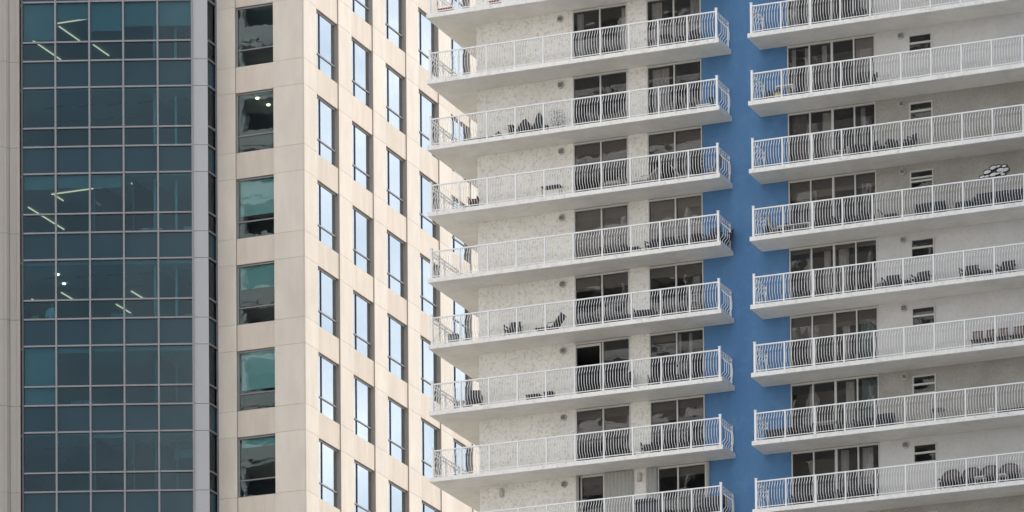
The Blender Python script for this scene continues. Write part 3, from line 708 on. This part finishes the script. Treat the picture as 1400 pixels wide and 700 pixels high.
low_bench('white low bench at the right end of the third left-hand balcony', 12.35, .6, 1, .62, WHITEP, .34)
planter_box('lantern', 'tall narrow dark lantern on the blue wall side, beside the white low bench', 'lantern', 12.5, 1.0, 1, .16, .74, DARKB, .16)
patio_chair('small dark red chair near the left corner of the fourth left-hand balcony', 1.66, .8, 2, .2, solid('dark_red', (.07, .025, .03), .7), .40, .74)
side_table('dark topped low table with a grey body, in front of the bare wall', 5.37, .6, 2, DARKB, .85, .62, GREYF)
patio_chair('round pale wicker tub chair left of the pier, on the balcony with four pale seats', 8.02, .8, 2, .1, GREYF, .75, .70, .05, 'pale wicker seats')
lounger('pale wicker lounger, back raised to the right, before the pier between the doors', 9.55, .7, 2, 0, GREYF, .48)
lounger('pale wicker lounger whose back rises to the left, under the right-hand glass doors', 11.35, .8, 2, math.pi, GREYF, .55, L=1.1)
lounger('pale wicker lounger against the blue wall with its back by the corner post', 12.45, .9, 2, 0, GREYF, .85, L=1.1)
plant('tall dark potted plant between the two rightmost pale loungers', 11.86, 1.2, 2, 1.5, .45, LEAF, DARKB, 200, .5)
sofa('long low dark sofa before the drawn shades of the left door pair, fifth left-hand balcony', 8.15, .8, 3, 1.2, DARK, .62)
side_table('low dark table to the right of the long low sofa, in front of the pier', 9.1, .6, 3, DARKB, .55, .38)
patio_chair('dark chair just right of the pier on the balcony with all shades drawn', 9.95, .8, 3, -.2, DARK, .6, .82)
low_bench('long low dark bench before the right door pair with its shades drawn', 11.1, .8, 3, 1.3, DARKB, .52)
patio_chair('dark high backed chair against the blue wall behind the corner post', 12.5, .8, 3, -.3, DARKB, .62, 1.0)
patio_chair('dark chair at the very end of the balcony, seen through its side railing', 13.0, 1.1, 3, -.9, DARK, .55, .85)
planter_box('charcoal_grill', 'small dark grill on a stand near the left corner of the sixth left-hand balcony', 'grill', .80, .5, 4, .42, .46, GREYM, .3)
patio_chair('dark sling chair facing the street, alone in the third bay, left of the reclined one', 3.46, .75, 4, .05, DARKB, .62, .90)
lounger('dark recliner lying sideways with its back raised to the right before the bare wall', 5.2, .75, 4, 0, DARKB, .58, L=1.25)
low_bench('low dark bench just inside the left glass doors of the sixth left-hand balcony', 8.2, .9, 4, 1.3, DARKB, .50)
patio_chair('dark low chair with pointed back corners in front of the pier', 9.45, .7, 4, .2, DARK, .80, .72)
side_table('dark low table before the right glass doors, next to the pale stacked shelf', 10.5, .8, 4, DARKB, .6, .45)
t = thing('plant_shelf', 'pale tiered shelf behind the railing, at the blue wall end of the sixth left-hand balcony', 'shelf', (11.6, 1.15, fz(4)))
for i in range(4): part('shelf_board', MB().box(-.2, .2, -.13, .13, .25+i*.28, .28+i*.28), GREYF, t)
for sx in (-.2, .2): part('upright', MB().box(sx-.015, sx+.015, -.13, .13, 0, 1.2), GREYF, t)
side_table('small pale round table at the left corner of the seventh left-hand balcony', 1.15, .5, 5, WHITEP, .42, .44, DARKB, True)
patio_chair('dark high round-backed chair beside the small pale round table', 1.68, .75, 5, .4, DARK, .60, 1.02, .06)
planter_box('storage_box', 'long flat dark box on the floor before the bare wall', 'box', 4.5, .5, 5, .58, .30, DARKB, .35)
planter_box('storage_box', 'short dark box with a sloping look, right of the long flat one', 'box', 5.2, .5, 5, .36, .34, DARK, .35)
patio_chair('big dark armchair beneath the half open sliding door', 8.3, .8, 5, -.6, DARK, .95, 1.05, .25)
side_table('dark round garden table before the right doors of the seventh left-hand balcony', 10.55, .7, 5, DARKB, .85, .98, None, True)
patio_chair('dark chair tucked at the right of the round garden table', 11.1, .9, 5, -.5, DARKB, .55, .90)
patio_chair('low dark chair just right of the pier, left of the round garden table', 9.85, .85, 5, .3, DARKB, .5, .70)
low_bench('short dark bench under the right edge of the glass doors, by the blue wall', 11.75, .7, 5, .6, DARKB, .5)
lounger('low dark lounger before the left door pair of the eighth left-hand balcony', 8.6, .7, 6, math.pi, DARKB, .08, L=.7)
patio_chair('slim dark folding chair in front of the pier, eighth left-hand balcony', 9.55, .75, 6, .2, DARKB, .45, .72)
side_table('low dark table right of the slim folding chair', 10.05, .7, 6, DARKB, .4, .50)
planter_box('storage_box', 'large black box below the shuttered pier of the lowest left-hand balcony', 'box', 9.55, .5, 7, .85, 1.02, DARKB, .5)
sofa('dark sofa back against the blue wall end of the lowest left-hand balcony', 12.45, .8, 7, 1.1, DARK, 1.05)
# right wing
c_ = 'right-hand balcony'
patio_chair('dark low chair before the middle panes of the topmost right-hand balcony', 17.4, .8, 0, .1, DARKB, .62, .78)
patio_chair('dark low chair before the last pane of the topmost right-hand balcony', 19.1, .8, 0, -.1, DARKB, .62, .78)
t = thing('rubbish_bags', 'heap of black bags in the left corner of the second right-hand balcony', 'bags', (15.35, .8, fz(1)))
for (x, y, r, h) in ((-.18, 0, .26, .62), (.2, .1, .24, .78), (.02, -.2, .2, .45)):
    part('bag', MB().lathe([(r*.7, 0), (r, h*.25), (r*.95, h*.55), (r*.5, h*.85), (r*.12, h*.93), (r*.22, h)], x, y, 9), DARKB, t, smooth=True)
t = thing('bucket', 'yellow bucket in front of the black bags', 'bucket', (15.72, .35, fz(1)))
part('pail', MB().lathe([(.11, 0), (.14, .28), (.15, .30)], 0, 0, 12), YEL, t, smooth=True)
part('handle', MB().tube([(.15*math.cos(a), 0, .28+.12*math.sin(a)) for a in [math.pi*i/8 for i in range(9)]], .008, 4), GREYM, t)
side_table('white folding table behind the yellow bucket, against the blue wall', 15.85, 1.0, 1, WHITEP, .8, .80, WHITEP)
patio_chair('narrow dark chair right after the glass doors, second right-hand balcony', 19.86, .6, 1, .3, DARKB, .32, .78)
flat_roll('long thin dark hose roll on the floor below the small window', 21.05, .35, 1, .95, DARKB, .065, 'rolled_mat', 'rolled mat')
sofa('pale grey bench seat before the doors of the third right-hand balcony', 18.4, .75, 2, .85, GREYF, .66)
patio_chair('narrow dark chair touching the pale bench on its right', 19.0, .8, 2, .5, DARKB, .38, .86)
patio_chair('dark chair at the last door pane of the third right-hand balcony', 19.62, .75, 2, -.4, DARKB, .45, .86)
low_bench('low dark bench just past the door edge, third right-hand balcony', 20.15, .4, 2, .55, DARKB, .34)
patio_chair('dark folding chair left of the grey reclining seat', 20.62, .7, 2, .5, DARKB, .42, .84)
patio_chair('grey reclining seat between two dark chairs below the small window', 21.02, .9, 2, 0, GREYM, .50, .80, .2)
patio_chair('dark tall chair right of the grey reclining seat', 21.35, .7, 2, -.5, DARKB, .42, .92)
sofa('heap-like dark sofa in the blue corner of the fourth right-hand balcony', 15.55, .8, 3, 1.0, DARK, .62)
lounger('grey easel-like lounger folded over the dark sofa in the blue corner', 15.55, .45, 3, math.pi, GREYF, .75, L=.8)
t = thing('framed_table', 'long low table with a white frame before the first door panes', 'table', (16.4, .4, fz(3)))
part('table_top', MB().box(-.72, .72, -.2, .2, .38, .41), WHITEP, t)
part('under_shelf', MB().box(-.68, .68, -.15, .18, .08, .28), DARKB, t)
for sx in (-.7, 0, .7): part('leg', MB().box(sx-.015, sx+.015, -.2, .2, 0, .38), WHITEP, t)
patio_chair('dark chair before the third door pane of the fourth right-hand balcony', 18.3, .85, 3, .1, DARKB, .6, .75)
patio_chair('dark chair before the fourth door pane of the fourth right-hand balcony', 19.15, .85, 3, -.1, DARKB, .6, .80)
lounger('dark framed low lounger just past the doors, slats visible', 20.5, .55, 3, math.pi, DARKB, .28, L=.85)
sofa('dark two seat wicker sofa on its own below the small window', 22.3, .6, 3, 1.15, DARK, .78)
sofa('low dark ottoman at the left end of the long wicker sofa', 23.85, .5, 3, .75, DARK, .55, 'none')
sofa('long dark wicker sofa, backed by the wall below the leaf sculpture', 24.9, .6, 3, 1.35, DARK, .88)
sofa('dark wicker sofa end section at the photo edge, right of the long one', 26.25, .6, 3, 1.25, DARK, .86)
# wall art: cluster of pale metal leaves on a dark frame
t = thing('wall_sculpture', 'wall sculpture of pale metal leaves on dark stems, fixed above the long sofa', 'wall art', (24.80, WY, fz(3)+1.92))
lv = [(-.50, -.16, .20, .09), (-.28, .02, .30, .14), (-.30, -.16, .20, .10), (-.02, .17, .28, .15), (-.02, -.12, .30, .14), (.17, -.10, .16, .09), (.20, .20, .18, .08), (.28, .04, .28, .15), (.34, -.08, .16, .09), (.46, .18, .18, .10), (.50, .02, .28, .15), (.40, -.16, .18, .08)]
for (x, z, w_, h_) in lv:
    m = MB(); n = 10; ring = [(x+w_/2*math.cos(2*math.pi*i/n)*(1 if abs(math.cos(2*math.pi*i/n)) < .9 else 1.1), z+h_/2*math.sin(2*math.pi*i/n)+.15*(w_/2*math.cos(2*math.pi*i/n))) for i in range(n)]
    nn = len(m.v); m.v += [(a, -.085, b) for a, b in ring]+[(x, -.105, z)]+[(a, -.075, b) for a, b in ring]
    for i in range(n): m.f.append((i, (i+1) % n, n)); m.f.append((n+1+(i+1) % n, n+1+i, i, (i+1) % n))
    part('leaf', m, PLATE, t)
st = MB()
for (x, z, w_, h_) in lv:
    st.tube([(-.66, -.03, -.16), (x*.5-.2, -.03, z*.5-.05), (x, -.03, z)], .012, 4)
    n = 12; st.tube([(x+(w_/2+.035)*math.cos(2*math.pi*i/n), -.035, z+(h_/2+.035)*math.sin(2*math.pi*i/n)) for i in range(n+1)], .022, 4)
part('stems', st, DARKB, t)
side_table('pale low stool just past the doors, fifth right-hand balcony', 20.02, .55, 4, GREYF, .34, .40)
for (x, lab, rz) in ((20.5, 'dark sling chair nearest the doors, fifth right-hand balcony', .05), (21.78, 'dark sling chair under the small window, second from the doors', -.12), (23.9, 'dark sling chair left of the low table, fifth right-hand balcony', .0), (25.45, 'dark sling chair right of the low table, fifth right-hand balcony', -.1)):
    patio_chair(lab, x, .75, 4, rz, DARKB, .68, .88, .12)
side_table('low dark stool between the two sling chairs nearest the doors', 21.15, .45, 4, DARKB, .55, .34)
side_table('low dark table between the two right-hand sling chairs', 24.65, .45, 4, DARKB, .66, .33)
for i, (x, rz) in enumerate(((24.18, .1), (24.70, -.1), (25.28, .05), (25.86, -.08), (26.32, .1))):
    slat_chair(['first slatted folding chair from the left, sixth right-hand balcony', 'second slatted folding chair, close against the first', 'third slatted folding chair, just right of a railing post', 'fourth slatted folding chair from the left', 'last slatted folding chair, cut by the photo edge'][i], x, .75, 5, rz)
sofa('dark sofa in the blue corner of the seventh right-hand balcony', 15.55, .8, 6, 1.15, DARK, .72)
patio_chair('dark chair before the first door pane, next to the corner sofa', 16.5, .85, 6, .1, DARKB, .6, .80)
side_table('pale table behind the railing before the second and third panes', 17.5, .9, 6, GREYF, 1.1, .72, DARKB)
patio_chair('dark chair before the fourth door pane, left of the black cube', 19.1, .85, 6, -.1, DARKB, .6, .82)
sofa('black cube armchair against the weathered wall, past the doors', 20.05, .75, 6, .85, DARK, .84)
side_table('small round dark table alone before the weathered wall', 22.5, .55, 6, GREYM, .62, .62, GREYM, True)
side_table('tiny pale stool left of the long dark trough', 24.95, .35, 6, WHITEP, .2, .30)
planter_box('trough', 'long low black trough on the floor at the photo edge, seventh right-hand balcony', 'planter', 26.0, .3, 6, 1.5, .16, DARKB, .3)
for i, x in enumerate((17.45, 18.4, 19.15)):
    patio_chair(['dark dining chair before the second pane of the lowest right-hand balcony', 'dark dining chair before the third pane of the lowest right-hand balcony', 'dark dining chair before the last pane of the lowest right-hand balcony'][i], x, .85, 7, .05*(i-1), DARKB, .66, .90)
patio_chair('dark dining chair before the first pane of the lowest right-hand balcony', 16.3, .85, 7, .1, DARKB, .66, .85)
for i, x in enumerate((22.9, 23.78, 24.6, 25.46)):
    wicker_chair(['round backed wicker chair, first from the left, no table before it', 'round backed wicker chair, second from the left, behind a railing post', 'round backed wicker chair, third from the left, behind a small white table', 'round backed wicker chair, rightmost, behind the other white table'][i], x, .75, 7, .06*(i-1.5))
side_table('small white table before the third round wicker chair', 24.42, .28, 7, WHITEP, .42, .40, WHITEP)
side_table('small white table before the rightmost round wicker chair', 25.35, .28, 7, WHITEP, .42, .40, WHITEP)

# ================================================================== buildings across the street (two for reflections in the glass, the last added for shade)
def across(label, x, y, w_, d_, h, rz, wallm, n0):
    t = thing('residential_tower', label, 'apartment building', (x, y, 0), rz)
    part('body', MB().box(-w_/2, w_/2, -d_/2, d_/2, 0, h), wallm, t)
    s = MB(); g = MB()
    nz = int(h/3.1)
    for i in range(n0, nz):
        z = i*3.1
        for (a, b) in ((-w_/2+2, -w_/2+w_*.42), (w_*.06, w_/2-3)):
            s.box(a, b, d_/2, d_/2+1.6, z, z+.22)
            s.box(a, b, d_/2+1.54, d_/2+1.6, z+.3, z+1.2)
            g.box(a+.5, b-.5, d_/2+.0, d_/2+.05, z+.3, z+2.7)
        for q in range(int(w_/5)): s.box(-w_/2+2+q*5, -w_/2+2.3+q*5, d_/2, d_/2+1.5, z+.22, z+3.1)
        for a in (-w_/2,):
            s.box(-w_/2-1.6, -w_/2, -d_/2+2, d_/2-2, z, z+.22); g.box(-w_/2-.05, -w_/2, -d_/2+3, d_/2-3, z+.3, z+2.7)
            s.box(w_/2, w_/2+1.6, -d_/2+2, d_/2-2, z, z+.22); g.box(w_/2, w_/2+.05, -d_/2+3, d_/2-3, z+.3, z+2.7)
    part('balconies', s, SLABM, t, kind='stuff'); part('window_bands', g, DKALU, t, kind='stuff')
across('white tower across the street, mirrored in the office windows', -52, -60, 30, 26, 150, -.25, WALLC, 20)
across('second tower farther along the street, made dark and tall to darken the right-hand door reflections', -41, -190, 50, 24, 200, 0, WALLD, 14)  # unseen; height and dark walls set to darken the right-hand door glass

across('added unseen white tower on the right, put there to shade the right-hand balconies', 72, -40, 40, 46, 150, 0, WALLC, 14)  # unseen mass added to keep light off the right-hand balconies
